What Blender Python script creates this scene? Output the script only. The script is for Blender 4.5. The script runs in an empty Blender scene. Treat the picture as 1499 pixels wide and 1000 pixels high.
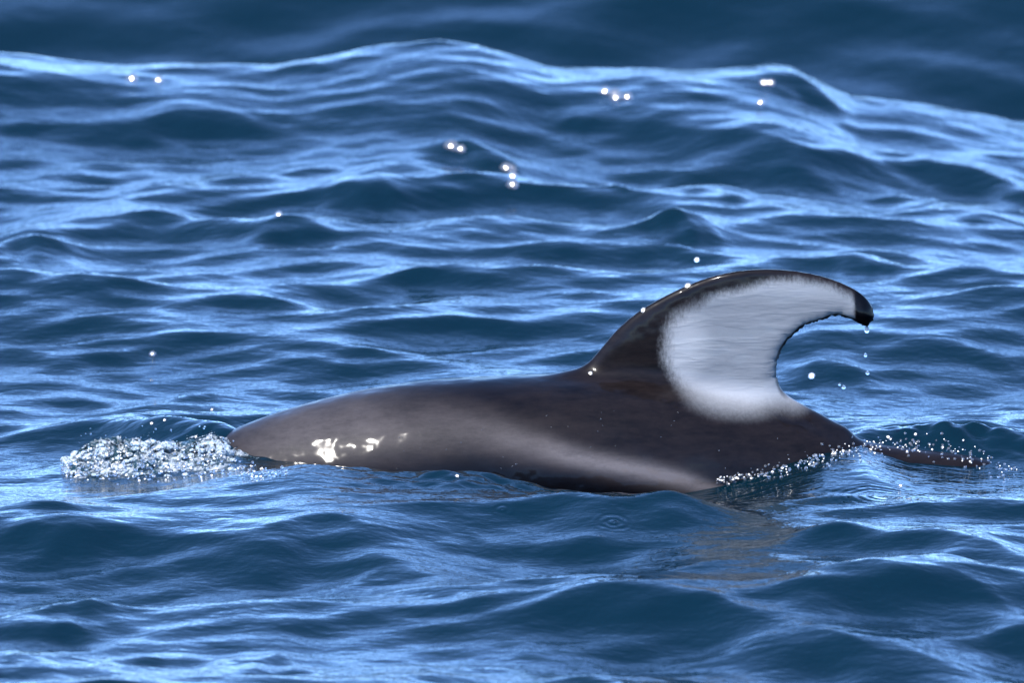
import bpy, math
import numpy as np
from mathutils import Vector

rng = np.random.default_rng(11)
scene = bpy.context.scene
col = scene.collection

# ------------------------------------------------------------------ camera
DIST, DEP, PX = 18.0, math.radians(11.0), 0.0015       # metres to the animal, looking-down angle, metres per photo pixel there
Z0 = 0.268
FW = np.array([0.0, math.cos(DEP), -math.sin(DEP)])
UP = np.array([0.0, math.sin(DEP), math.cos(DEP)])
CAM = np.array([0.0, 0.0, Z0]) - FW * DIST
cam = bpy.data.cameras.new('camera')
cam.sensor_width = 36.0
cam.lens = 36.0 * DIST / (1499 * PX)
cam.clip_start, cam.clip_end = 0.5, 6000.0
cam.dof.use_dof = True
cam.dof.focus_distance = DIST - 0.15
cam.dof.aperture_fstop = 5.0
cam_o = bpy.data.objects.new('camera', cam)
col.objects.link(cam_o)
cam_o.location = CAM
cam_o.rotation_euler = (math.pi / 2 - DEP, 0, 0)
scene.camera = cam_o

# ------------------------------------------------------------------ sky, sun, exposure
SUN = Vector((-0.42, -0.50, 0.86)).normalized()        # towards the sun
world = bpy.data.worlds.new('World')
scene.world = world
world.use_nodes = True
wn = world.node_tree
sky = wn.nodes.new('ShaderNodeTexSky')
sky.sky_type = 'NISHITA'
sky.sun_disc = False
sky.sun_elevation = math.asin(SUN.z)
sky.sun_rotation = math.atan2(SUN.x, SUN.y)
sky.air_density, sky.dust_density, sky.ozone_density = 0.62, 0.0, 8.5
wn.links.new(sky.outputs[0], wn.nodes['Background'].inputs[0])
wn.nodes['Background'].inputs[1].default_value = 0.15
sun = bpy.data.lights.new('sun', 'SUN')
sun.energy, sun.angle, sun.color = 2.0, math.radians(0.5), (1.0, 0.95, 0.88)
sun_o = bpy.data.objects.new('sun', sun)
col.objects.link(sun_o)
sun_o.rotation_euler = (-SUN).to_track_quat('-Z', 'Y').to_euler()
sun_o.location = (-6, -6, 12)
vs = scene.view_settings
vs.view_transform, vs.look, vs.exposure, vs.gamma = 'Standard', 'None', 2.28, 1.0
vs.use_curve_mapping = False
scene.cycles.use_denoising = True
scene.cycles.max_bounces = 8
scene.cycles.caustics_reflective = False
scene.cycles.caustics_refractive = False

# ------------------------------------------------------------------ helpers
def ray(px, py):
    d = FW * DIST + np.array([1.0, 0, 0]) * (px - 749.5) * PX + UP * (500 - py) * PX
    return d / np.linalg.norm(d)
def on_z(px, py, z=0.0):
    d = ray(px, py); return CAM + d * (z - CAM[2]) / d[2]
def on_y(px, py, y=0.0):
    d = ray(px, py); return CAM + d * (y - CAM[1]) / d[1]
def to_px(P):
    q = P - CAM
    dep = q @ FW
    return 749.5 + q[..., 0] / dep * DIST / PX, 500 - (q @ UP) / dep * DIST / PX
def xz(px, py):                                         # side-view coordinates (the animal's mid plane)
    p = on_y(px, py, 0.0); return p[0], p[2]
def pchip(x, xp, fp):
    xp, fp = np.asarray(xp, float), np.asarray(fp, float)
    h = np.diff(xp); d = np.diff(fp) / h
    m = np.zeros_like(fp)
    for i in range(1, len(fp) - 1):
        if d[i - 1] * d[i] > 0:
            w1, w2 = 2 * h[i] + h[i - 1], h[i] + 2 * h[i - 1]
            m[i] = (w1 + w2) / (w1 / d[i - 1] + w2 / d[i])
    m[0], m[-1] = d[0], d[-1]
    i = np.clip(np.searchsorted(xp, x) - 1, 0, len(h) - 1)
    t = np.clip((x - xp[i]) / h[i], 0, 1)
    return ((2*t**3 - 3*t**2 + 1) * fp[i] + (t**3 - 2*t**2 + t) * h[i] * m[i]
            + (3*t**2 - 2*t**3) * fp[i+1] + (t**3 - t**2) * h[i] * m[i+1])
def smooth_curve(pts, n=8):                             # Catmull-Rom through the points
    pts = np.asarray(pts, float); out = []
    P = np.vstack([2*pts[0]-pts[1], pts, 2*pts[-1]-pts[-2]])
    for i in range(1, len(P) - 2):
        t = np.linspace(0, 1, n, endpoint=False)[:, None]
        a, b, c, d = P[i-1], P[i], P[i+1], P[i+2]
        out.append(0.5*((2*b) + (c-a)*t + (2*a-5*b+4*c-d)*t**2 + (3*b-a-3*c+d)*t**3))
    out.append(pts[-1:]); return np.vstack(out)
def smin(a, b, k):
    h = np.clip(0.5 + 0.5*(b-a)/k, 0, 1); return b*(1-h) + a*h - k*h*(1-h)
def sstep(a, b, x):
    t = np.clip((x-a)/(b-a), 0, 1); return t*t*(3-2*t)
def poly_sdf(X, Z, poly):                               # signed distance, negative inside, closed polygon
    A, B = poly, np.roll(poly, -1, 0)
    d = np.full(X.shape, 1e9); ins = np.zeros(X.shape, bool)
    for (ax, az), (bx, bz) in zip(A, B):
        ex, ez = bx-ax, bz-az; L = ex*ex+ez*ez
        if L < 1e-14: continue
        t = np.clip(((X-ax)*ex + (Z-az)*ez)/L, 0, 1)
        d = np.minimum(d, (X-ax-t*ex)**2 + (Z-az-t*ez)**2)
        c = ((az > Z) != (bz > Z))
        with np.errstate(divide='ignore', invalid='ignore'):
            ins ^= c & (X < ex*(Z-az)/(ez if ez else 1e-12) + ax)
    d = np.sqrt(d); return np.where(ins, -d, d)
def line_dist(X, Z, pts):                               # distance to an open polyline and the position along it 0..1
    best = np.full(X.shape, 1e9); along = np.zeros(X.shape); n = len(pts)-1
    for i in range(n):
        (ax, az), (bx, bz) = pts[i], pts[i+1]
        ex, ez = bx-ax, bz-az
        t = np.clip(((X-ax)*ex+(Z-az)*ez)/(ex*ex+ez*ez), 0, 1)
        d = (X-ax-t*ex)**2+(Z-az-t*ez)**2
        m = d < best; best = np.where(m, d, best); along = np.where(m, (i+t)/n, along)
    return np.sqrt(best), along
def mesh_obj(name, V, F, mat, parent=None, smooth=True, attrs=None):
    V = np.ascontiguousarray(V, np.float32); F = np.ascontiguousarray(F, np.int32)
    me = bpy.data.meshes.new(name)
    me.vertices.add(len(V)); me.vertices.foreach_set('co', V.ravel())
    k = F.shape[1]
    me.loops.add(F.size); me.loops.foreach_set('vertex_index', F.ravel())
    me.polygons.add(len(F)); me.polygons.foreach_set('loop_start', np.arange(0, F.size, k, dtype=np.int32))
    if smooth: me.polygons.foreach_set('use_smooth', np.ones(len(F), bool))
    for nm, a in (attrs or {}).items():
        at = me.attributes.new(nm, 'FLOAT', 'POINT'); at.data.foreach_set('value', np.ascontiguousarray(a, np.float32))
    me.update(calc_edges=True); me.validate()
    me.materials.append(mat)
    o = bpy.data.objects.new(name, me); col.objects.link(o)
    if parent: o.parent = parent
    return o
def tag(o, label=None, cat=None, group=None, kind=None):
    for k, v in (('label', label), ('category', cat), ('group', group), ('kind', kind)):
        if v: o[k] = v
    return o
def surface_nets(f, lo, hi, step, newton=4):            # closed surface of f(x,y,z) = 0, vertices pulled onto it
    n = [int(math.ceil((hi[i]-lo[i])/step)) + 1 for i in range(3)]
    ax = [lo[i] + step*np.arange(n[i]) for i in range(3)]
    G = f(*[a.astype(np.float64) for a in (ax[0][:, None, None], ax[1][None, :, None], ax[2][None, None, :])])
    S = G < 0
    c = np.zeros([m-1 for m in n], np.int8)
    for i in (0, 1):
        for j in (0, 1):
            for k in (0, 1):
                c += S[i:n[0]-1+i, j:n[1]-1+j, k:n[2]-1+k]
    act = (c > 0) & (c < 8)
    idx = np.full(act.shape, -1, np.int64); ids = np.argwhere(act); idx[act] = np.arange(len(ids))
    acc = np.zeros((len(ids), 3)); cnt = np.zeros(len(ids))
    corners = [(i, j, k) for i in (0, 1) for j in (0, 1) for k in (0, 1)]
    for a in corners:
        for b in corners:
            if sum(b)-sum(a) == 1 and all(y >= x for x, y in zip(a, b)):
                ga = G[ids[:, 0]+a[0], ids[:, 1]+a[1], ids[:, 2]+a[2]]; gb = G[ids[:, 0]+b[0], ids[:, 1]+b[1], ids[:, 2]+b[2]]
                m = (ga < 0) != (gb < 0)
                t = np.where(m, ga/np.where(m, ga-gb, 1), 0)
                p = np.array(a) + t[:, None]*(np.array(b)-np.array(a))
                acc[m] += p[m]; cnt[m] += 1
    V = np.array(lo) + step*(ids + acc/cnt[:, None])
    quads = []
    for d in range(3):
        e1, e2 = [(1, 2), (2, 0), (0, 1)][d]
        sl = [slice(None)]*3; sl2 = [slice(None)]*3
        sl[d] = slice(0, n[d]-1); sl2[d] = slice(1, n[d])
        A, B = S[tuple(sl)], S[tuple(sl2)]
        for flip in (False, True):
            e = np.argwhere((A & ~B) if not flip else (~A & B))
            ok = (e[:, e1] > 0) & (e[:, e2] > 0) & (e[:, e1] < n[e1]-1) & (e[:, e2] < n[e2]-1)
            e = e[ok]
            def at(o1, o2):
                q = e.copy(); q[:, e1] -= o1; q[:, e2] -= o2
                return idx[q[:, 0], q[:, 1], q[:, 2]]
            Q = np.stack([at(1, 1), at(0, 1), at(0, 0), at(1, 0)], 1)
            quads.append(Q[:, ::-1] if flip else Q)
    F = np.vstack(quads)
    eps = step*0.25
    for _ in range(newton):
        v = f(V[:, 0], V[:, 1], V[:, 2])
        g = np.stack([(f(*(V+np.eye(3)[i]*eps).T) - f(*(V-np.eye(3)[i]*eps).T))/(2*eps) for i in range(3)], 1)
        s = -(v/np.maximum((g*g).sum(1), 0.02))[:, None]*g
        L = np.linalg.norm(s, axis=1, keepdims=True)
        V = V + s*np.minimum(1, 0.6*step/np.maximum(L, 1e-12))
    return V, F

# ------------------------------------------------------------------ materials
def new_mat(name):
    m = bpy.data.materials.new(name); m.use_nodes = True
    nt = m.node_tree
    return m, nt, nt.nodes['Principled BSDF']
def N(nt, t, **kw):
    n = nt.nodes.new(t)
    for k, v in kw.items():
        if k == 'ins':
            for i, val in v.items(): n.inputs[i].default_value = val
        else: setattr(n, k, v)
    return n
def math_node(nt, op, a, b=None, clamp=False):
    n = nt.nodes.new('ShaderNodeMath'); n.operation = op; n.use_clamp = clamp
    for i, v in enumerate((a, b)):
        if v is None: continue
        if isinstance(v, (int, float)): n.inputs[i].default_value = v
        else: nt.links.new(v, n.inputs[i])
    return n.outputs[0]
def noise(nt, vec, scale, detail=3, rough=0.55, stretch=None, rot=None):
    if stretch:
        mp = nt.nodes.new('ShaderNodeMapping'); mp.inputs['Scale'].default_value = stretch
        if rot: mp.inputs['Rotation'].default_value = rot
        nt.links.new(vec, mp.inputs[0]); vec = mp.outputs[0]
    n = N(nt, 'ShaderNodeTexNoise', ins={'Scale': scale, 'Detail': detail, 'Roughness': rough})
    nt.links.new(vec, n.inputs['Vector']); return n.outputs['Fac']

def water_material():
    m, nt, b = new_mat('sea_water')
    tc = nt.nodes.new('ShaderNodeTexCoord').outputs['Object']
    b.inputs['Base Color'].default_value = (0.0001, 0.0075, 0.0125, 1)
    b.inputs['Roughness'].default_value = 0.04
    b.inputs['IOR'].default_value = 1.333
    n1 = noise(nt, tc, 14.0, 4, 0.55, (0.55, 1.0, 0.6), (0, 0, 0.15))
    n2 = noise(nt, tc, 42.0, 3, 0.5, (0.4, 1.0, 0.5), (0, 0, -0.12))
    h = math_node(nt, 'ADD', math_node(nt, 'MULTIPLY', n1, 0.0075), math_node(nt, 'MULTIPLY', n2, 0.0014))
    # rings spreading where drops fell in
    for (px, py, z, r) in ((985, 752, 0.0, 0.085), (898, 787, 0.0, 0.055), (1298, 745, 0.0, 0.16), (735, 773, 0, 0.03), (808, 762, 0, 0.03)):
        p = on_z(px, py, z)
        sub = N(nt, 'ShaderNodeVectorMath', operation='SUBTRACT'); nt.links.new(tc, sub.inputs[0]); sub.inputs[1].default_value = (p[0], p[1], 0)
        sc = N(nt, 'ShaderNodeVectorMath', operation='MULTIPLY'); nt.links.new(sub.outputs[0], sc.inputs[0]); sc.inputs[1].default_value = (1, 1, 0)
        ln = N(nt, 'ShaderNodeVectorMath', operation='LENGTH'); nt.links.new(sc.outputs[0], ln.inputs[0])
        w = math_node(nt, 'SINE', math_node(nt, 'MULTIPLY', ln.outputs['Value'], 2*math.pi/0.019))
        fall = math_node(nt, 'SUBTRACT', 1.0, math_node(nt, 'DIVIDE', ln.outputs['Value'], r), True)
        h = math_node(nt, 'ADD', h, math_node(nt, 'MULTIPLY', math_node(nt, 'MULTIPLY', w, fall), 0.0009))
    bp = N(nt, 'ShaderNodeBump', ins={'Strength': 1.0, 'Distance': 1.0})
    nt.links.new(h, bp.inputs['Height']); nt.links.new(bp.outputs[0], b.inputs['Normal'])
    return m
def splash_material():
    m, nt, b = new_mat('clear_splash_water')
    tc = nt.nodes.new('ShaderNodeTexCoord').outputs['Object']
    b.inputs['Base Color'].default_value = (0.82, 0.92, 0.95, 1)
    b.inputs['Roughness'].default_value = 0.03
    b.inputs['IOR'].default_value = 1.333
    b.inputs['Transmission Weight'].default_value = 0.93
    fo = N(nt, 'ShaderNodeMapRange', ins={1: 0.38, 2: 0.66, 3: 0.98, 4: 0.35}); nt.links.new(noise(nt, tc, 110, 5, 0.75), fo.inputs[0]); nt.links.new(fo.outputs[0], b.inputs['Transmission Weight'])
    bp = N(nt, 'ShaderNodeBump', ins={'Strength': 1.0, 'Distance': 1.0})
    nt.links.new(math_node(nt, 'MULTIPLY', noise(nt, tc, 90, 3), 0.006), bp.inputs['Height']); nt.links.new(bp.outputs[0], b.inputs['Normal'])
    return m
def churn_material():
    m, nt, b = new_mat('aerated_water')
    tc = nt.nodes.new('ShaderNodeTexCoord').outputs['Object']
    mk = N(nt, 'ShaderNodeMapRange', interpolation_type='SMOOTHSTEP', ins={1: 0.44, 2: 0.64})
    nt.links.new(math_node(nt, 'ADD', math_node(nt, 'MULTIPLY', noise(nt, tc, 26, 3, 0.6), 0.5), math_node(nt, 'MULTIPLY', noise(nt, tc, 130, 4, 0.7), 0.5)), mk.inputs[0])
    mx = N(nt, 'ShaderNodeMix', data_type='RGBA'); nt.links.new(mk.outputs[0], mx.inputs[0])
    mx.inputs[6].default_value = (0.012, 0.035, 0.045, 1); mx.inputs[7].default_value = (0.42, 0.45, 0.47, 1)   # clear water / water full of bubbles
    nt.links.new(mx.outputs[2], b.inputs['Base Color'])
    b.inputs['Roughness'].default_value = 0.09; b.inputs['IOR'].default_value = 1.333
    bp = N(nt, 'ShaderNodeBump', ins={'Strength': 1.0, 'Distance': 1.0})
    nt.links.new(math_node(nt, 'MULTIPLY', noise(nt, tc, 110, 4, 0.65), 0.010), bp.inputs['Height']); nt.links.new(bp.outputs[0], b.inputs['Normal'])
    return m
def drop_material(name, rough):
    m, nt, b = new_mat(name)
    b.inputs['Specular IOR Level'].default_value = 0.8
    b.inputs['Base Color'].default_value = (0.95, 0.97, 1.0, 1)
    b.inputs['Roughness'].default_value = rough
    b.inputs['IOR'].default_value = 1.38
    b.inputs['Transmission Weight'].default_value = 0.935
    return m
def skin_material():
    m, nt, b = new_mat('wet_dolphin_skin')
    tc = nt.nodes.new('ShaderNodeTexCoord').outputs['Object']
    def attr(n): return N(nt, 'ShaderNodeAttribute', attribute_name=n).outputs['Fac']
    streak = noise(nt, tc, 22, 5, 0.65, (0.5, 1, 1.6), (0, 0.25, 0))
    fine = noise(nt, tc, 120, 4, 0.7)
    fleck = noise(nt, tc, 95, 6, 0.8, (1.5, 1, 0.7), (0, -0.6, 0))
    blotch = noise(nt, tc, 16, 4, 0.7)
    smear = noise(nt, tc, 14, 7, 0.78, (0.45, 1, 1.7), (0, 0.2, 0))
    # white of the fin with a brushed, flecked edge
    w = attr('fin_white')
    e = math_node(nt, 'ADD', w, math_node(nt, 'MULTIPLY', math_node(nt, 'ADD', math_node(nt, 'SUBTRACT', fleck, 0.5), math_node(nt, 'MULTIPLY', math_node(nt, 'SUBTRACT', blotch, 0.5), 0.5)), 0.75))
    e = math_node(nt, 'ADD', math_node(nt, 'MULTIPLY', e, math_node(nt, 'SUBTRACT', 1.0, attr('soft'))), math_node(nt, 'MULTIPLY', math_node(nt, 'ADD', math_node(nt, 'MULTIPLY', w, 0.75), math_node(nt, 'MULTIPLY', e, 0.25)), attr('soft')))
    mr = N(nt, 'ShaderNodeMapRange', interpolation_type='SMOOTHSTEP', ins={1: 0.18, 2: 0.98}); nt.links.new(e, mr.inputs[0])
    white = mr.outputs[0]
    s = attr('side_stripe')
    se = math_node(nt, 'MULTIPLY', s, math_node(nt, 'ADD', 0.45, math_node(nt, 'MULTIPLY', math_node(nt, 'ADD', math_node(nt, 'SUBTRACT', math_node(nt, 'MULTIPLY', smear, 2.0), 0.6), math_node(nt, 'MULTIPLY', fine, 0.4)), 0.9)))
    d = attr('dark_below')
    def mix(f, a, c):
        n = N(nt, 'ShaderNodeMix', data_type='RGBA')
        nt.links.new(f, n.inputs[0]) if not isinstance(f, float) else None
        for k, v in ((6, a), (7, c)):
            if isinstance(v, tuple): n.inputs[k].default_value = (*v, 1)
            else: nt.links.new(v, n.inputs[k])
        return n.outputs[2]
    sm = N(nt, 'ShaderNodeMapRange', ins={1: 0.32, 2: 0.68}); nt.links.new(smear, sm.inputs[0])
    back = mix(sm.outputs[0], (0.0016, 0.0012, 0.0015), (0.0105, 0.0074, 0.0068))
    c = mix(d, back, (0.0009, 0.0007, 0.0011))
    c = mix(se, c, (0.10, 0.085, 0.08))
    c = mix(white, c, mix(attr('fin_pale'), mix(streak, (0.105, 0.111, 0.12), (0.155, 0.16, 0.168)), (0.29, 0.29, 0.29)))
    nt.links.new(c, b.inputs['Base Color'])
    b.inputs['Roughness'].default_value = 0.42
    b.inputs['Specular IOR Level'].default_value = 0.06
    b.inputs['IOR'].default_value = 1.4
    b.inputs['Coat Weight'].default_value = 0.7
    b.inputs['Coat Roughness'].default_value = 0.12
    b.inputs['Coat IOR'].default_value = 1.33
    nt.links.new(math_node(nt, 'SUBTRACT', 0.32, math_node(nt, 'MULTIPLY', attr('weak_coat'), 0.3)), b.inputs['Coat Weight'])
    # scratches on the fin and slightly uneven wet film
    l1 = math_node(nt, 'ABSOLUTE', math_node(nt, 'SUBTRACT', noise(nt, tc, 11, 3, 0.6, (0.4, 1, 2.0), (0, 0.7, 0)), 0.5))
    scr = math_node(nt, 'SUBTRACT', 1.0, math_node(nt, 'MULTIPLY', l1, 9.0), True)
    bp = N(nt, 'ShaderNodeBump', ins={'Strength': 1.0, 'Distance': 1.0})
    hh = math_node(nt, 'ADD', math_node(nt, 'MULTIPLY', math_node(nt, 'MULTIPLY', scr, white), 0.0008), math_node(nt, 'MULTIPLY', fine, 0.0002))
    nt.links.new(hh, bp.inputs['Height']); nt.links.new(bp.outputs[0], b.inputs['Normal'])
    bp2 = N(nt, 'ShaderNodeBump', ins={'Strength': 1.0, 'Distance': 1.0})
    film = noise(nt, tc, 15, 1.6, 0.45)
    nt.links.new(math_node(nt, 'MULTIPLY', film, 0.010), bp2.inputs['Height']); nt.links.new(bp2.outputs[0], b.inputs['Coat Normal'])
    return m
MAT_SEA, MAT_SPLASH, MAT_DROP, MAT_SKIN = water_material(), splash_material(), drop_material('water_drop', 0.08), skin_material()
MAT_CHURN = churn_material()
MAT_BEAD = drop_material('water_bead', 0.2)

# ------------------------------------------------------------------ the sea, one sheet out to the horizon
def axis(lo, hi, segs):
    """dense lines inside segs [(a, b, step)...], growing spacing outside"""
    pts = []
    for a, b, s in segs: pts += list(np.arange(a, b - s*0.5, s))
    pts.append(segs[-1][1])
    s, p, right = segs[-1][2], segs[-1][1], []
    while p < hi: s *= 1.13; p += s; right.append(p)
    s, p, left = segs[0][2], segs[0][0], []
    while p > lo: s *= 1.13; p -= s; left.append(p)
    return np.array(left[::-1] + pts + right)
gx = axis(-2500, 2500, [(-3.2, -1.7, 0.02), (-1.7, 1.7, 0.0055), (1.7, 3.2, 0.02)])
gy = axis(-120, 4500, [(-2.6, -0.75, 0.012), (-0.75, 0.75, 0.008), (0.75, 5.2, 0.014), (5.2, 11.0, 0.04)])
X, Y = np.meshgrid(gx, gy, indexing='ij')
spac = np.maximum(np.gradient(gx)[:, None], np.gradient(gy)[None, :])

# crest line of the wave behind the animal, from the outline it makes
rx = np.array([-400, 0, 100, 200, 400, 480, 560, 640, 700, 740, 800, 900, 1050, 1120, 1160, 1250, 1400, 1499, 1900])
rr = np.array([75, 80, 90, 98, 100, 90, 76, 70, 76, 86, 104, 117, 119, 116, 124, 156, 180, 196, 250])
RY = 4.5
ridge = np.array([on_y(a, b, RY) for a, b in zip(rx, rr)])
def macro(x, y):
    top = np.interp(x, ridge[:, 0], ridge[:, 2])
    top = top + (0.06-top)*sstep(2.0, 6.0, np.abs(x))
    front = sstep(1.2, RY, y)*0.6 + 0.4*np.clip((y-2.6)/(RY-2.6), 0, 1)**2
    z = np.where(y < RY, top*front, 0)
    t = np.clip((y-RY)/2.2, 0, 1)
    back = top + (-0.62-top)*(0.35*t + 0.65*t*t*(3-2*t))
    far = -0.62 + 1.15*np.sin(0.5*np.pi*np.clip((y-6.7)/5.3, 0, 1))
    z = np.where(y >= RY, np.where(y > RY+2.2, far, back), z)
    fade = 1 - sstep(12, 40, y)
    return np.where(y > 12, 0.53*np.cos((y-12)*2*np.pi/11)*fade + 0.2*np.sin(y/9+x/17)*(1-fade), z)
# water level along the near flank of the animal
wl = [(-300, 0.0), (60, 0.0), (250, 0.012), (340, 0.024), (440, 0.018), (520, 0.006), (600, -0.002), (670, 0.0), (720, -0.03), (780, -0.052), (840, -0.070), (900, -0.064), (960, -0.050), (1060, -0.026), (1100, -0.012), (1150, 0.010), (1200, 0.028), (1260, 0.030), (1330, 0.0), (1420, -0.010), (1499, -0.006), (1800, 0.0)]
wlx, wlz = np.array([xz(a, 600)[0] for a, _ in wl]), np.array([b for _, b in wl])
calm = np.exp(-np.clip(np.abs(Y+0.16)-0.12, 0, None)**2/(2*0.13**2)) * np.exp(-np.clip(np.abs(X-0.05)-0.95, 0, None)**2/(2*0.2**2))

H = macro(X, Y); DX = np.zeros_like(X); DY = np.zeros_like(X)
H_base = H.copy()
# irregular wind sea: many short crested components
for i in range(120):
    lam = 0.10 * (3.2/0.10)**(rng.random()**1.15)
    th = math.pi/2 + rng.normal(0.05, 0.40)
    k = 2*math.pi/lam
    slope = 0.0265 * (1.0 if lam > 0.22 else 0.85) * rng.uniform(0.5, 1.4) * (0.75 if lam > 1.5 else 1)
    a = slope/k
    wgt = np.clip((lam/spac - 3)/4, 0, 1) * (1 - 0.65*calm) * (1 - 0.5*np.exp(-((Y-RY)/0.6)**2))
    ph = k*(math.cos(th)*X + math.sin(th)*Y) + rng.uniform(0, 2*math.pi) + 0.7*np.sin(0.9*X/lam**0.5 + rng.uniform(0, 6)) * np.sin(0.6*Y/lam**0.5 + rng.uniform(0, 6))
    c, s = np.cos(ph), np.sin(ph)
    H += wgt*a*c
    DX -= 0.8*wgt*a*math.cos(th)*s; DY -= 0.8*wgt*a*math.sin(th)*s
# the single wavelets one can point at: x, row of the crest, half width, height of the near face (photo pixels), crest tilt, steepness
WAVES = [
 (300,178,100,27,-.05,1), (150,206,120,9,-.03,.8), (225,312,160,44,.02,1), (530,284,65,30,.12,1), (430,326,95,38,-.08,.9), (50,352,70,36,.05,1),
 (690,213,70,32,.15,1.1), (590,246,55,25,0,.9), (455,250,48,15,0,.9), (105,255,65,11,0,.9), (440,115,38,13,0,.9), (240,117,115,14,0,.9),
 (500,96,55,14,-.1,.8), (390,147,32,11,.05,.9), (20,198,45,11,0,.9), (60,284,85,11,0,.9),
 (1180,114,55,34,.35,1.2), (930,131,65,30,.08,1), (1120,188,175,55,.22,1), (1430,238,95,38,.35,1.1), (975,220,120,22,.03,.9), (1050,274,55,24,.15,.9),
 (855,178,38,12,0,.9), (1000,326,55,34,.25,1), (985,364,80,20,.1,.9), (810,373,75,13,-.02,.9), (1400,300,115,27,.05,.9), (800,285,52,9,0,.8), (905,280,22,12,.1,.9), (1260,396,45,22,.05,1),
 (80,420,95,22,.02,.9), (390,446,85,22,0,1), (770,367,95,13,.02,.9), (560,297,60,12,0,.8), (210,500,110,10,-.03,.8), (690,478,80,12,0,.9), (1400,500,100,18,.05,.9), (1210,515,55,26,.1,.9),
 (1330,610,120,15,-.02,1), (1190,588,60,10,0,.8), (560,515,70,9,0,.8), (120,560,100,12,-.02,.8), (620,415,80,11,.02,.8), (280,560,50,10,0,.8), (1430,430,80,14,.03,.8), (830,440,60,10,0,.8),
 (470,765,185,58,-.07,1.05), (50,767,70,10,0,.9), (75,793,85,20,-.03,1), (105,872,65,22,.12,1), (85,908,80,20,.05,.9), (380,944,70,26,.03,1), (255,941,65,14,0,.9), (545,968,115,22,.03,1),
 (690,790,65,16,0,.9), (590,832,75,15,0,.9), (660,872,110,22,.02,.9), (870,737,150,46,.06,.85), (785,800,55,10,0,.9), (980,821,150,15,.0,.9), (960,876,200,46,.05,1),
 (1330,856,190,44,.16,1.05), (1400,800,120,28,.18,.9), (1220,795,70,16,.05,.9), (1270,925,150,40,.14,1), (1420,742,100,20,0,.8), (440,706,55,12,-.05,.9), (700,925,90,16,.03,.8), (30,975,60,18,0,.9), (860,985,120,18,.02,.9), (1420,985,90,16,.05,.9), (230,845,80,10,0,.8),
]
for (cx, cy, hw, fh, tilt, st) in WAVES:
    s = 0.43*st*(0.72 if cy > 730 else 1)
    L = fh*PX/(math.sin(DEP) + s*0.75)
    A = s*L*0.8
    p = on_z(cx, cy, 0.0)
    zb = macro(np.array([p[0]]), np.array([p[1]]))[0]
    p = on_z(cx, cy, zb + A); zb = macro(np.array([p[0]]), np.array([p[1]]))[0]; p = on_z(cx, cy, zb + A)
    if cy < 150: A *= 0.55
    if cy < 215: p = on_y(cx, cy, min(p[1], RY-0.1))
    W = hw*PX*(np.linalg.norm(p-CAM)/DIST)
    i0, i1 = np.searchsorted(gx, (p[0]-2.4*W, p[0]+2.4*W)); j0, j1 = np.searchsorted(gy, (p[1]-4*L-0.5*W, p[1]+9*L+0.5*W))
    x, y = X[i0:i1, j0:j1], Y[i0:i1, j0:j1]
    u = (x-p[0])/W
    wob = 0.18*L*np.sin(u*3.1+cx) + 0.1*L*np.sin(u*7.3+cy)
    v = y - p[1] + tilt*(x-p[0])/math.sin(DEP)*0.55 + 0.25*L*u*u + wob
    f = np.where(v < 0, np.where(v > -1.7*L, 0.5+0.5*np.cos(np.pi*v/(1.7*L)), 0)*0.75 + 0.25*np.exp(v/(0.5*L)), np.exp(-np.abs(v)/(2.6*L)))
    f = f*1.12 - 0.12*np.exp(-((v+1.6*L)/(0.8*L))**2)
    H[i0:i1, j0:j1] += A*np.exp(-np.abs(u)**2.4)*f*(1-0.5*calm[i0:i1, j0:j1])
# near the animal the water follows the line where it laps the flank
lap = np.interp(X, wlx, wlz)
H = H*(1-calm) + calm*(lap + (H-H_base)*0.9)
crest = smooth_curve([(330, 700), (420, 689), (500, 692), (600, 697), (670, 693), (720, 702), (780, 715), (840, 727), (900, 738), (1000, 752)], 6)
CY = -0.34
cp = np.array([on_y(a, b, CY) for a, b in crest])
ct = np.interp(X, cp[:, 0], cp[:, 2], left=0, right=0)
cwx = sstep(cp[0, 0]-0.02, cp[0, 0]+0.2, X)*sstep(cp[-1, 0], cp[-1, 0]-0.22, X)
dyc = Y - CY
cm = cwx*np.where(dyc < 0, np.exp(-np.abs(dyc/0.17)**1.6), np.exp(-np.abs(dyc/0.075)**1.5))
H = H*(1-cm) + cm*(ct + 0.55*(H-H_base-calm*lap))
cpos = on_y(258, 616, 0.13)
uu = (X-cpos[0])/0.16; vv = Y-cpos[1]+0.1*uu
H += (cpos[2]+0.005)*np.exp(-np.abs(uu)**3)*np.where(vv < 0, np.exp(-(vv/0.10)**2), np.exp(-np.abs(vv)/0.13))
del ct, cwx, dyc, cm, uu, vv
# broken, lumpy water at the head and behind the fin
def lumps(x, y, scale, seed, n=26):
    r = np.random.default_rng(seed); out = np.zeros_like(x)
    for _ in range(n):
        a = r.uniform(0, 2*math.pi); k = 2*math.pi/(scale*r.uniform(0.55, 1.7))
        out += np.cos(k*(math.cos(a)*x+math.sin(a)*y)+r.uniform(0, 6.28) + 1.2*np.sin(k*0.6*(math.sin(a)*x-math.cos(a)*y)+r.uniform(0, 6.28)))
    return out/math.sqrt(n)
def zone(px, py, z, rx_, ry_, tilt=0):
    p = on_z(px, py, z); dx, dy = X-p[0], Y-p[1]-tilt*(X-p[0])
    return np.exp(-(dx/rx_)**2-(dy/ry_)**2)
i4 = slice(*np.searchsorted(gx, (-0.6, 0.5))); j4 = slice(*np.searchsorted(gy, (-0.7, 0.0)))
xs, ys = X[i4, j4], Y[i4, j4]
H[i4, j4] += 0.0035*np.exp(-(xs/0.35)**4)*np.exp(-((ys+0.36)/0.14)**2)*lumps(xs, ys*1.6, 0.10, 17)   # ripples thrown off the flank
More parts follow.
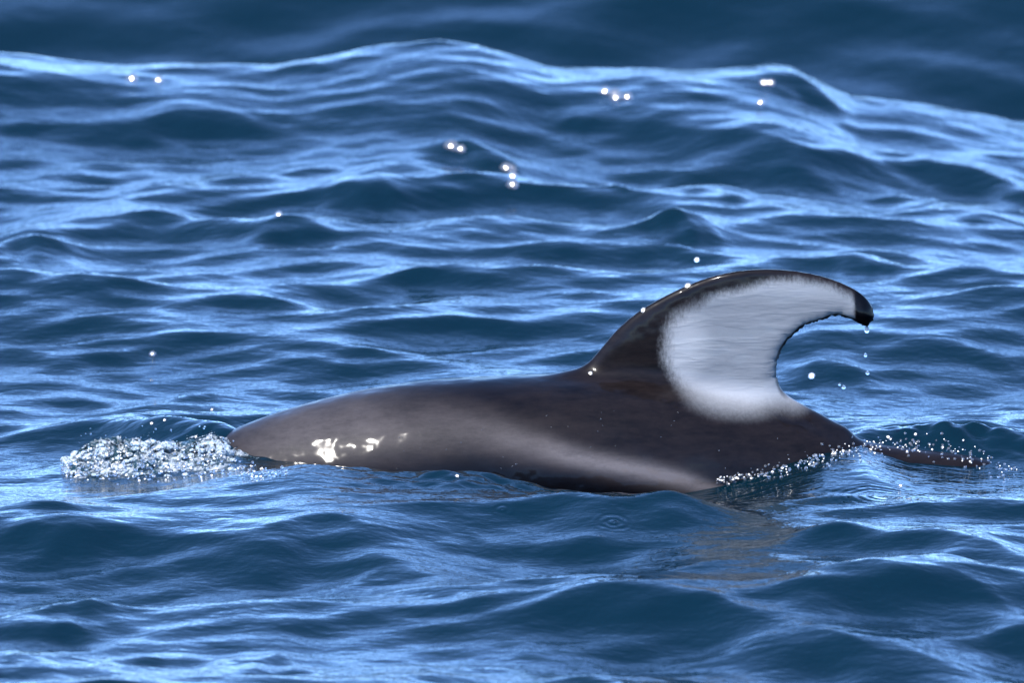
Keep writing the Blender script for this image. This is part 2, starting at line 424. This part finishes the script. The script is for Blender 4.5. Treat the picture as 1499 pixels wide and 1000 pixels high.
ii = slice(*np.searchsorted(gx, (-1.3, 1.6))); jj = slice(*np.searchsorted(gy, (-0.7, 0.9)))
xs, ys = X[ii, jj], Y[ii, jj]
zl = zone(230, 672, 0.02, 0.22, 0.16)[ii, jj]
H[ii, jj] += zl*(0.014 + 0.006*np.abs(lumps(xs, ys, 0.09, 3)))
zb_ = zone(255, 630, 0.04, 0.17, 0.16)[ii, jj]                     # smooth dark swell thrown up behind the head
H[ii, jj] += zb_*0.005
zr = (zone(1420, 640, 0.02, 0.22, 0.12))[ii, jj]
H[ii, jj] += zr*(0.008 + 0.006*np.abs(lumps(xs, ys, 0.09, 5)))
zc = zone(1390, 640, 0.03, 0.20, 0.07)[ii, jj]
H[ii, jj] += zc*(0.030 + 0.005*lumps(xs, ys, 0.11, 8) + 0.0016*lumps(xs, ys, 0.045, 9))
del xs, ys
V = np.stack([X+DX, Y+DY, H], -1).reshape(-1, 3)
nx, ny = len(gx), len(gy)
I = (np.arange(nx-1)[:, None]*ny + np.arange(ny-1)[None, :]).ravel()
sea = mesh_obj('sea', V, np.stack([I, I+ny, I+ny+1, I+1], 1), MAT_SEA)
tag(sea, 'deep blue choppy sea water with short wind waves', 'sea', kind='structure')
def sea_z(x, y):
    i = int(np.clip(np.searchsorted(gx, x), 0, nx-1)); j = int(np.clip(np.searchsorted(gy, y), 0, ny-1)); return float(H[i, j])

# ------------------------------------------------------------------ the dolphin: one continuous skin from an implicit shape
TOP = [(60, 765), (110, 745), (180, 715), (250, 678), (310, 644), (345, 626), (400, 605), (450, 589.5), (500, 577), (560, 565), (620, 557), (690, 551.5), (760, 549), (835, 547), (900, 548), (980, 556), (1060, 570), (1140, 590), (1200, 613), (1260, 643), (1330, 655), (1410, 664), (1490, 684), (1570, 712), (1650, 730), (1800, 780), (1960, 850), (2000, 880)]
tx = np.array([xz(a, b)[0] for a, b in TOP]); tz = np.array([xz(a, b)[1] for a, b in TOP]) - 0.004
hx = np.array([xz(a, 600)[0] for a in (60, 75, 110, 150, 200, 250, 310, 420, 560, 760, 950, 1150, 1350, 1550, 1750, 1900, 2000)])
hh = np.array([0.012, 0.026, 0.034, 0.045, 0.085, 0.115, 0.145, 0.190, 0.225, 0.240, 0.225, 0.185, 0.130, 0.085, 0.055, 0.042, 0.012])
hw_ = np.array([0.014, 0.030, 0.040, 0.055, 0.090, 0.095, 0.116, 0.165, 0.205, 0.218, 0.195, 0.145, 0.088, 0.050, 0.030, 0.024, 0.010])
XA, XB = hx[0], hx[-1]
FIN = [(800, 590), (832, 556), (848, 545), (862, 531), (880, 510), (905, 481), (935, 456), (965, 438), (1000, 420.5), (1040, 405.5), (1085, 396), (1130, 394), (1170, 397.5), (1208, 405.5), (1238, 417), (1258, 428), (1271, 440), (1279, 454), (1278.5, 466), (1272, 475), (1263, 477), (1255, 472), (1244, 467.5), (1234, 464), (1226, 461.5), (1214, 464), (1203, 469), (1193, 472), (1184, 474.5), (1173, 479.5), (1162, 490), (1152, 500), (1143, 514), (1137.5, 530), (1137, 548), (1142, 566), (1153, 582), (1172, 597), (1210, 622), (1235, 640), (1180, 690), (1000, 660), (850, 640)]
fc = smooth_curve(FIN, 6)
rag = np.random.default_rng(2).normal(0, 1.0, fc.shape)
tr_ = (fc[:, 0] > 1132) & (fc[:, 1] > 452) & (fc[:, 1] < 560)
fc = fc + rag*tr_[:, None]
finp = np.array([xz(*q) for q in fc])
fin_lo, fin_hi = finp.min(0)-0.03, finp.max(0)+0.03
TIPZ, BASEZ = xz(1100, 395)[1], xz(1100, 600)[1]
TIPX = xz(1262, 455)
def body_f(x, y, z):
    xx = np.clip(x, XA, XB)
    top, rh, rw = pchip(xx, tx, tz), pchip(xx, hx, hh), pchip(xx, hx, hw_)
    cz = top - rh
    q = np.sqrt((y/rw)**2 + ((z-cz)/rh)**2 + 1e-9)
    f = (q-1)*np.minimum(rw, rh)
    return np.maximum(f, np.maximum(XA-x, x-XB)) + 0*z
def fin_f(x, y, z):
    x, y, z = np.broadcast_arrays(x, y, z)
    out = np.full(x.shape, 0.2)
    m = (x > fin_lo[0]) & (x < fin_hi[0]) & (z > fin_lo[1]) & (z < fin_hi[1]) & (np.abs(y) < 0.09)
    if not m.any(): return out
    if x.ndim == 3:                                      # the outline only depends on x, z
        xs_, zs_ = x[:, 0, :], z[:, 0, :]
        mm = m.any(1); d2 = np.full(xs_.shape, 0.2); d2[mm] = poly_sdf(xs_[mm], zs_[mm], finp)
        di = np.broadcast_to(-d2[:, None, :], x.shape)[m]
    else: di = -poly_sdf(x[m], z[m], finp)
    hgt = np.clip((z[m]-BASEZ)/(TIPZ-BASEZ), 0, 1)
    W = 0.024 - 0.0145*hgt
    bl = np.exp(-((x[m]-TIPX[0])**2+(z[m]-TIPX[1])**2)/0.022**2)
    W = W + 0.008*bl
    R = 0.046 - 0.032*hgt
    t = np.clip(di/R, -2, 1); t = np.where(t > 0, t - 0.5*0*t, t)
    sharp = np.sqrt((1-t)**2 + (y[m]/W)**2 + 1e-9) - 1
    out[m] = sharp*W
    return out
def limbs_f(x, y, z):                                   # flippers and flukes, below the water
    fx, fz = xz(470, 900); ay = np.abs(y)
    c, s = math.cos(0.6), math.sin(0.6)
    u = (x-fx); v = (ay-0.20); w = (z-fz)
    a = u*c + w*-s*0.5; 
    f1 = (np.sqrt(((u-0.5*v)/0.07)**2 + (v/0.16)**2 + ((w+0.7*v)/0.016)**2 + 1e-9)-1)*0.016
    kx, kz = xz(1975, 890)
    f2 = (np.sqrt(((x-kx-0.5*ay)/0.085)**2 + ((ay-0.12)/0.19)**2 + ((z-kz+0.2*(x-kx))/0.018)**2 + 1e-9)-1)*0.018
    return np.minimum(f1, f2)
def dolphin_f(x, y, z):
    return smin(smin(body_f(x, y, z), fin_f(x, y, z), 0.035), limbs_f(x, y, z), 0.02)
V, F = surface_nets(dolphin_f, (XA-0.03, -0.35, -0.62), (XB+0.28, 0.35, TIPZ+0.03), 0.005)
# pigment, laid out in the side view and the same on both flanks
pu, pv = 749.5 + V[:, 0]/PX, None
qx, qy = to_px(np.stack([V[:, 0], 0*V[:, 0], V[:, 2]], 1))
WHITE = smooth_curve([(1128, 408), (1085, 420), (1045, 430), (1010, 446), (985, 466), (972, 495), (974, 525), (988, 553), (1012, 572), (1050, 586), (1095, 592), (1140, 588), (1175, 590), (1210, 560), (1230, 500), (1262, 490), (1256, 462), (1252, 434), (1232, 424), (1205, 414), (1165, 406)], 4)
sel = (qy < 680) & (qx > 820) & (qx < 1320)
fw = np.zeros(len(V)); fw[sel] = 0.5 + np.clip(-poly_sdf(qx[sel], qy[sel], WHITE)/(24.0+16*sstep(1060,1000,qx[sel])), -0.5, 0.5)
low = sel & (qy > 560)                                  # the lower edge melts into the back
fw[low] = 0.5 + np.clip(-poly_sdf(qx[low], qy[low], WHITE)/(40.0 + 22*sstep(560, 590, qy[low])), -0.5, 0.5)
STR = [(300, 665), (430, 622), (560, 605), (690, 608), (780, 628), (850, 645), (930, 662), (1000, 680), (1062, 702), (1150, 735), (1300, 780), (1600, 840)]
sd, sa = line_dist(qx, qy, smooth_curve(STR, 4))
sx = np.clip(qx, 0, 1600)
width = np.interp(sx, [300, 430, 560, 690, 780, 850, 930, 1000, 1060, 1300], [24, 34, 36, 26, 17, 13, 13, 12, 9, 9])
inten = np.interp(sx, [250, 330, 430, 520, 600, 690, 780, 850, 930, 1060, 1200, 1500], [0, .18, .46, .42, .30, .32, .5, .85, 1, .95, .6, .2])
sg = np.where(qx < 640, width*1.0, width)
stripe = inten*np.exp(-(sd/sg)**2)
mid_line = np.interp(qx, [200, 430, 540, 610, 690, 780, 850, 930, 1000, 1062, 1200, 1600], [760, 720, 690, 652, 634, 648, 662, 680, 697, 712, 755, 850])
dark = sstep(-6, 22, qy-mid_line)
top_px = np.interp(qx, [a for a, _ in TOP], [b for _, b in TOP])
dark = np.maximum(dark, 0.55*sstep(30, 12, qy-top_px)*sstep(830, 700, qx))
FINPX = smooth_curve(FIN, 6)
edge_d = poly_sdf(qx[sel], qy[sel], FINPX)
trail = sstep(1120, 1150, qx[sel])*sstep(452, 460, qy[sel])*sstep(585, 560, qy[sel])
fw[sel] -= 0.8*trail*sstep(-6, -2.5, edge_d)
dark[sel] = np.maximum(dark[sel], sstep(1249, 1254, qx[sel])*sstep(500, 490, qy[sel]))
fw[sel] *= 1 - sstep(1249, 1254, qx[sel])
COAT_PATCH = smooth_curve([(872, 541), (884, 520), (905, 503), (935, 494), (972, 488), (1000, 520), (990, 545), (960, 540), (915, 538)], 4)  # patch at the foot of the fin where the coat is weaker
weak_coat = np.zeros(len(V)); weak_coat[sel] = sstep(5, -5, poly_sdf(qx[sel], qy[sel], COAT_PATCH))
pale = np.zeros(len(V)); pale[sel] = np.clip(sstep(545, 590, qy[sel]) + 0.55*sstep(70, 25, np.hypot(qx[sel]-985, qy[sel]-500)) + 0.45*sstep(445, 415, qy[sel]), 0, 1)
dolphin = mesh_obj('dolphin', V, F, MAT_SKIN, attrs={'fin_pale': pale, 'soft': sstep(540, 575, qy), 'fin_white': fw, 'side_stripe': stripe, 'dark_below': dark, 'weak_coat': weak_coat})
tag(dolphin, 'dark grey dolphin surfacing with hooked white and grey dorsal fin', 'dolphin')
DV = V


# ------------------------------------------------------------------ splash and drops
bpy.context.view_layer.update()
DG = bpy.context.evaluated_depsgraph_get()
def hit(px, py, only=None):                             # where the line of sight meets the water or the skin
    ok, loc, nor, _, ob, _ = scene.ray_cast(DG, Vector(CAM), Vector(ray(px, py)))
    return (np.array(loc), np.array(nor), ob.name) if ok else (on_z(px, py), np.array([0, 0, 1.0]), '')
def ball(seg=10, rings=6):
    v, f = [(0, 0, 1.0)], []
    for i in range(1, rings):
        a = math.pi*i/rings
        v += [(math.sin(a)*math.cos(2*math.pi*j/seg), math.sin(a)*math.sin(2*math.pi*j/seg), math.cos(a)) for j in range(seg)]
    v.append((0, 0, -1.0)); e = len(v)-1
    for j in range(seg):
        k = (j+1) % seg
        f.append((0, 1+j, 1+k)); f.append((e, e-seg+k, e-seg+j))
        for i in range(rings-2):
            a, b, c, d = 1+i*seg+j, 1+(i+1)*seg+j, 1+(i+1)*seg+k, 1+i*seg+k
            f += [(a, b, c), (a, c, d)]
    return np.array(v), np.array(f)
def frame_to(n):
    n = n/np.linalg.norm(n); a = np.cross(n, (0.3, 0.2, 0.93)); a /= np.linalg.norm(a)
    return np.stack([a, np.cross(n, a), n], 1)
def half_vec(p):                                        # the tilt at which a bead mirrors the sun to the camera
    v = (CAM-p)/np.linalg.norm(CAM-p); h = v + np.array(SUN); return h/np.linalg.norm(h)
def join_beads(name, beads, mat, seg=10, rings=6):      # beads: centre, axis, radii
    bv, bf = ball(seg, rings); VV, FF = [], []
    for i, (c, ax, r) in enumerate(beads):
        VV.append(c + (bv*np.array(r)) @ frame_to(ax).T); FF.append(bf + i*len(bv))
    return mesh_obj(name, np.vstack(VV), np.vstack(FF), mat)

# clear broken water rolling off the head
r2 = np.random.default_rng(5)
top_line = lambda px: np.interp(px, [80, 105, 130, 200, 280, 300, 325, 345, 380, 430], [690, 672, 655, 652, 660, 650, 652, 674, 684, 690])
bot_line = lambda px: np.interp(px, [80, 130, 250, 345, 430, 470], [694, 704, 704, 700, 696, 690])
# churned body of the splash: a ridged, aerated heap with sharp little crests
sx0, sx1 = xz(78, 670)[0], xz(470, 690)[0]
ax_, ay_ = np.arange(sx0, sx1, 0.0022), np.arange(-0.30, 0.10, 0.0028)
SX, SY = np.meshgrid(ax_, ay_, indexing='ij')
SZ = H[np.clip(np.searchsorted(gx, SX), 0, nx-1), np.clip(np.searchsorted(gy, SY), 0, ny-1)]
def ridged(x, y, scale, seed): return 1 - np.abs(np.tanh(1.1*lumps(x, y, scale, seed, 14)))
wx_, wy_ = SX + 0.010*lumps(SX, SY, 0.09, 31), SY + 0.010*lumps(SX, SY, 0.09, 32)
RN = 0.50*ridged(wx_, wy_*0.7, 0.085, 21) + 0.27*ridged(wx_, wy_*0.8, 0.040, 22) + 0.15*ridged(wx_, wy_, 0.019, 23) + 0.08*ridged(wx_, wy_, 0.010, 24)
spx = 749.5 + SX/PX
TL = np.interp(spx, [70, 90, 105, 125, 160, 200, 235, 270, 290, 310, 330, 345, 375, 420, 480], [696, 690, 672, 652, 645, 645, 650, 654, 646, 643, 650, 664, 684, 690, 696])
ztop = np.interp(spx, [70, 470], [0, 0]) + (675 + 0.07*math.sin(DEP)/PX - TL)*PX/math.cos(DEP)
env = np.where(SY < -0.07, np.exp(-np.abs((SY+0.07)/0.105)**2.2), np.exp(-np.abs((SY+0.07)/0.05)**2)) * sstep(78, 108, spx) * (1 - sstep(330, 465, spx))
SZ = SZ - 0.006 + env*(np.maximum(ztop-SZ*0.7, 0.008)*(0.30 + 1.0*RN) + 0.006*(RN-0.3))
SX2 = SX + 0.008*env*lumps(SX, SY, 0.03, 41); SY2 = SY + 0.008*env*lumps(SX, SY, 0.03, 42)
na, nb = SX.shape
I = (np.arange(na-1)[:, None]*nb + np.arange(nb-1)[None, :]).ravel()
churn = mesh_obj('churned_water', np.stack([SX2, SY2, SZ], -1).reshape(-1, 3), np.stack([I, I+nb, I+nb+1, I+1], 1), MAT_CHURN)
tag(churn, 'white churned water heaped against the head of the dolphin', 'splash', kind='stuff')
bpy.context.view_layer.update(); DG = bpy.context.evaluated_depsgraph_get()
blobs = []
for i in range(120):                                    # thrown beads and short ropes of clear water along its top
    px = 96 + 260*r2.random()**1.1
    t = r2.random()**1.5; py = top_line(px)*(1-t) + bot_line(px)*t - 6
    base, _, ob = hit(px, py)
    rad = r2.uniform(0.0022, 0.0060)*(1.1-0.4*t)
    blobs.append((*(base + np.array([0, -0.003, r2.uniform(-0.002, 0.004)])), rad))
for (px, py, rad) in ((300, 655, .010), (312, 652, .011), (324, 658, .010), (130, 668, .008), (152, 660, .009)):
    base, _, _ = hit(px, py); blobs.append((*(base + np.array([0, -0.004, -0.002])), rad))
B = np.array(blobs)
def splash_f(x, y, z):
    x, y, z = np.broadcast_arrays(x, y, z)
    if x.ndim == 1: sh = None
    P = np.stack([x.ravel(), y.ravel(), z.ravel()], 1)
    out = np.full(len(P), -1.0)*0
    if x.ndim == 3:
        acc = np.zeros(x.shape); ax0, ay0, az0 = x[:, 0, 0], y[0, :, 0], z[0, 0, :]
        for bx, by, bz, r in B:
            a = [slice(*np.searchsorted(q, (c-4*r, c+4*r))) for q, c in ((ax0, bx), (ay0, by), (az0, bz))]
            d = ((x[a[0], a[1], a[2]]-bx)**2/3.2 + (y[a[0], a[1], a[2]]-by)**2 + (z[a[0], a[1], a[2]]-bz)**2)/(4*r*r)
            acc[a[0], a[1], a[2]] += np.clip(1-d, 0, 1)**3
        return (0.30-acc)*0.02
    acc = np.zeros(len(P))
    order = np.argsort(P[:, 0]); xs = P[order, 0]
    for bx, by, bz, r in B:
        i, j = np.searchsorted(xs, (bx-4*r, bx+4*r)); q = order[i:j]
        d = ((P[q]-np.array([bx, by, bz]))**2*np.array([1/3.2, 1, 1])).sum(1)/(4*r*r)
        acc[q] += np.clip(1-d, 0, 1)**3
    return (0.30-acc)*0.02
V, F = surface_nets(splash_f, B[:, :3].min(0)-0.035, B[:, :3].max(0)+0.035, 0.0026, newton=1)
splash = mesh_obj('splash', V, F, MAT_SPLASH)
tag(splash, 'clear beads and ropes of water thrown up over the head', 'splash', kind='stuff')

# fine spray: sparkling beads at the head, along the wet edge behind the fin and on the broken crest
beads = []
def bead(px, py, rr_, flat=0.5, aim=0.5, lift=0.0, back=0.0):
    p, n, _ = hit(px, py)
    h = half_vec(p); axd = aim*h + (1-aim)*n
    p = p + np.array([0, 0, lift]) - ray(px, py)*back
    beads.append((p, axd + 0.001, (rr_, rr_, rr_*flat)))
for i in range(260):                                    # at the head
    px = 90 + 330*r2.random()**1.2; t = r2.random()**0.8
    py = top_line(px)*(1-t) + bot_line(px)*t + r2.normal(0, 3)
    bead(px, py, r2.uniform(0.0012, 0.0042), r2.uniform(0.4, 1), r2.uniform(0.3, 1), r2.uniform(0, 0.006), 0.012)
for i in range(60):                                     # thrown clear above it
    px = r2.uniform(110, 345); py = top_line(px) - 30*r2.random()**2
    bead(px, py, r2.uniform(0.0008, 0.0024), 0.9, 0.5, 0, 0.03)
EDGE = smooth_curve([(1050, 704), (1090, 698), (1150, 686), (1200, 672), (1245, 660), (1300, 655), (1360, 655), (1420, 668), (1490, 690)], 10)
for i in range(260):
    k = r2.random(); e = EDGE[int(k*(len(EDGE)-1))]
    bead(e[0] + r2.normal(0, 5), e[1] + r2.normal(0, 2.5 + 9*k), r2.uniform(0.001, 0.0042), r2.uniform(0.3, 0.8), r2.uniform(0.2, 1), 0.001)
for i in range(45):                                     # flung drops lying on the flank
    px, py = r2.uniform(560, 1200), r2.uniform(600, 690)
    if hit(px, py)[2] == 'dolphin': bead(px, py, r2.uniform(0.0007, 0.0017), 0.6, 0.6)
tag(join_beads('spray', beads, MAT_DROP, 8, 5), 'fine sparkling spray along the wet edges of the dolphin', 'spray', kind='stuff')

# flat beads added for sun glints, tilted to mirror it: splash and wet edge
gl = []
def glint(px, py, rho, flat=0.09, back=0.003, wob=0.02):
    p, n, _ = hit(px, py); p = p - ray(px, py)*back
    gl.append((p, half_vec(p) + r2.normal(0, wob, 3), (rho*r2.uniform(0.8, 1.3), rho, rho*flat)))
for _ in range(130):
    px = 95 + 290*r2.random()**1.3; t = r2.random()
    glint(px, top_line(px)*(1-t) + bot_line(px)*t, r2.uniform(0.0012, 0.0034), 0.12, 0.014, 0.05)
for _ in range(110):
    k = r2.random(); e = EDGE[int(k*(len(EDGE)-1))]
    glint(e[0] + r2.normal(0, 4), e[1] + r2.normal(0, 2 + 8*k), r2.uniform(0.0012, 0.0033), 0.12, 0.004, 0.05)
for (px, py) in ((1318, 712), (287, 640), (241, 615), (222, 620), (310, 600), (669, 697), (1300, 640), (1340, 636)): glint(px, py, 0.004, 0.1)
tag(join_beads('glint_beads', gl, MAT_BEAD, 14, 14), 'flat water beads added for bright sun glints on wet skin and broken water around the dolphin', 'glint', kind='stuff')

# lens-shaped beads added on far crests, turned to flash the sun
gl = []
for (px, py, s_) in ((193, 115, 1), (232, 117, .8), (660, 214, 1.1), (674, 218, .8), (741, 246, 1), (748, 248, .9), (750, 258, .8), (750, 270, .9), (885, 134, 1), (900, 138, 1.1), (901, 143, .8), (918, 142, .9), (1118, 121, .7), (1128, 121, .7), (1113, 150, .7), (408, 314, .6), (223, 518, .45)):
    p, n, _ = hit(px, py); p = p - ray(px, py)*0.008
    gl.append((p, half_vec(p), (0.017*s_, 0.017*s_, 0.0026*s_)))
tag(join_beads('far_glint_beads', gl, MAT_DROP, 20, 24), 'lens-shaped water beads added for the sun glints on the far crests', 'glint_bead', kind='stuff')

# single drops: clinging to the fin or falling from it
def droplet(px, py, y, r, stretch, label, group=None, aim=True, on_skin=False):
    bv, bf = ball(16, 12)
    p = on_y(px, py, y)
    if on_skin: p = hit(px, py)[0]
    R = np.array([r, r, r*stretch]) if not aim else np.array([r, r, r*stretch])
    v = bv.copy()
    if stretch > 1: v[:, :2] *= (1 - 0.45*np.clip(v[:, 2:3], 0, 1))
    v = v*R
    if aim: v = v @ frame_to(half_vec(p)).T
    o = mesh_obj('water_droplet', v, bf, MAT_BEAD if aim else MAT_DROP); o.location = p
    return tag(o, label, 'droplet', group)
droplet(1269, 482, 0, .0055, 1.9, 'long clear water drop hanging from the dark fin tip', aim=False)
droplet(1267, 520, 0, .0038, 1.25, 'small clear water drop falling between the fin tip and the lower drop', 'drops falling from the fin tip', aim=False)
droplet(1270, 546, 0, .0042, 1.2, 'lowest clear water drop falling straight below the fin tip', 'drops falling from the fin tip', aim=False)
droplet(1235, 567, 0, .0045, 1.1, 'larger drop of a close pair in the air behind the fin', 'pair of drops behind the fin', aim=False)
droplet(1229, 563, 0, .0030, 1.1, 'tinier drop of a close pair in the air behind the fin', 'pair of drops behind the fin', aim=False)
droplet(1188, 550, 0, .008, .09, 'bright sunlit water drop in the gap under the hooked fin')
droplet(1020, 380, 0, .007, .09, 'bright sunlit water drop in the air just above the fin')
droplet(1007, 419, 0, .009, .09, 'large bright sunlit bead of water on the upper leading edge of the fin', on_skin=True)
droplet(942, 454, 0, .007, .09, 'bright bead of water midway up the leading edge of the fin', on_skin=True)
droplet(864, 547, 0, .006, .1, 'bright bead of water at the foot of the fin on the back', on_skin=True)
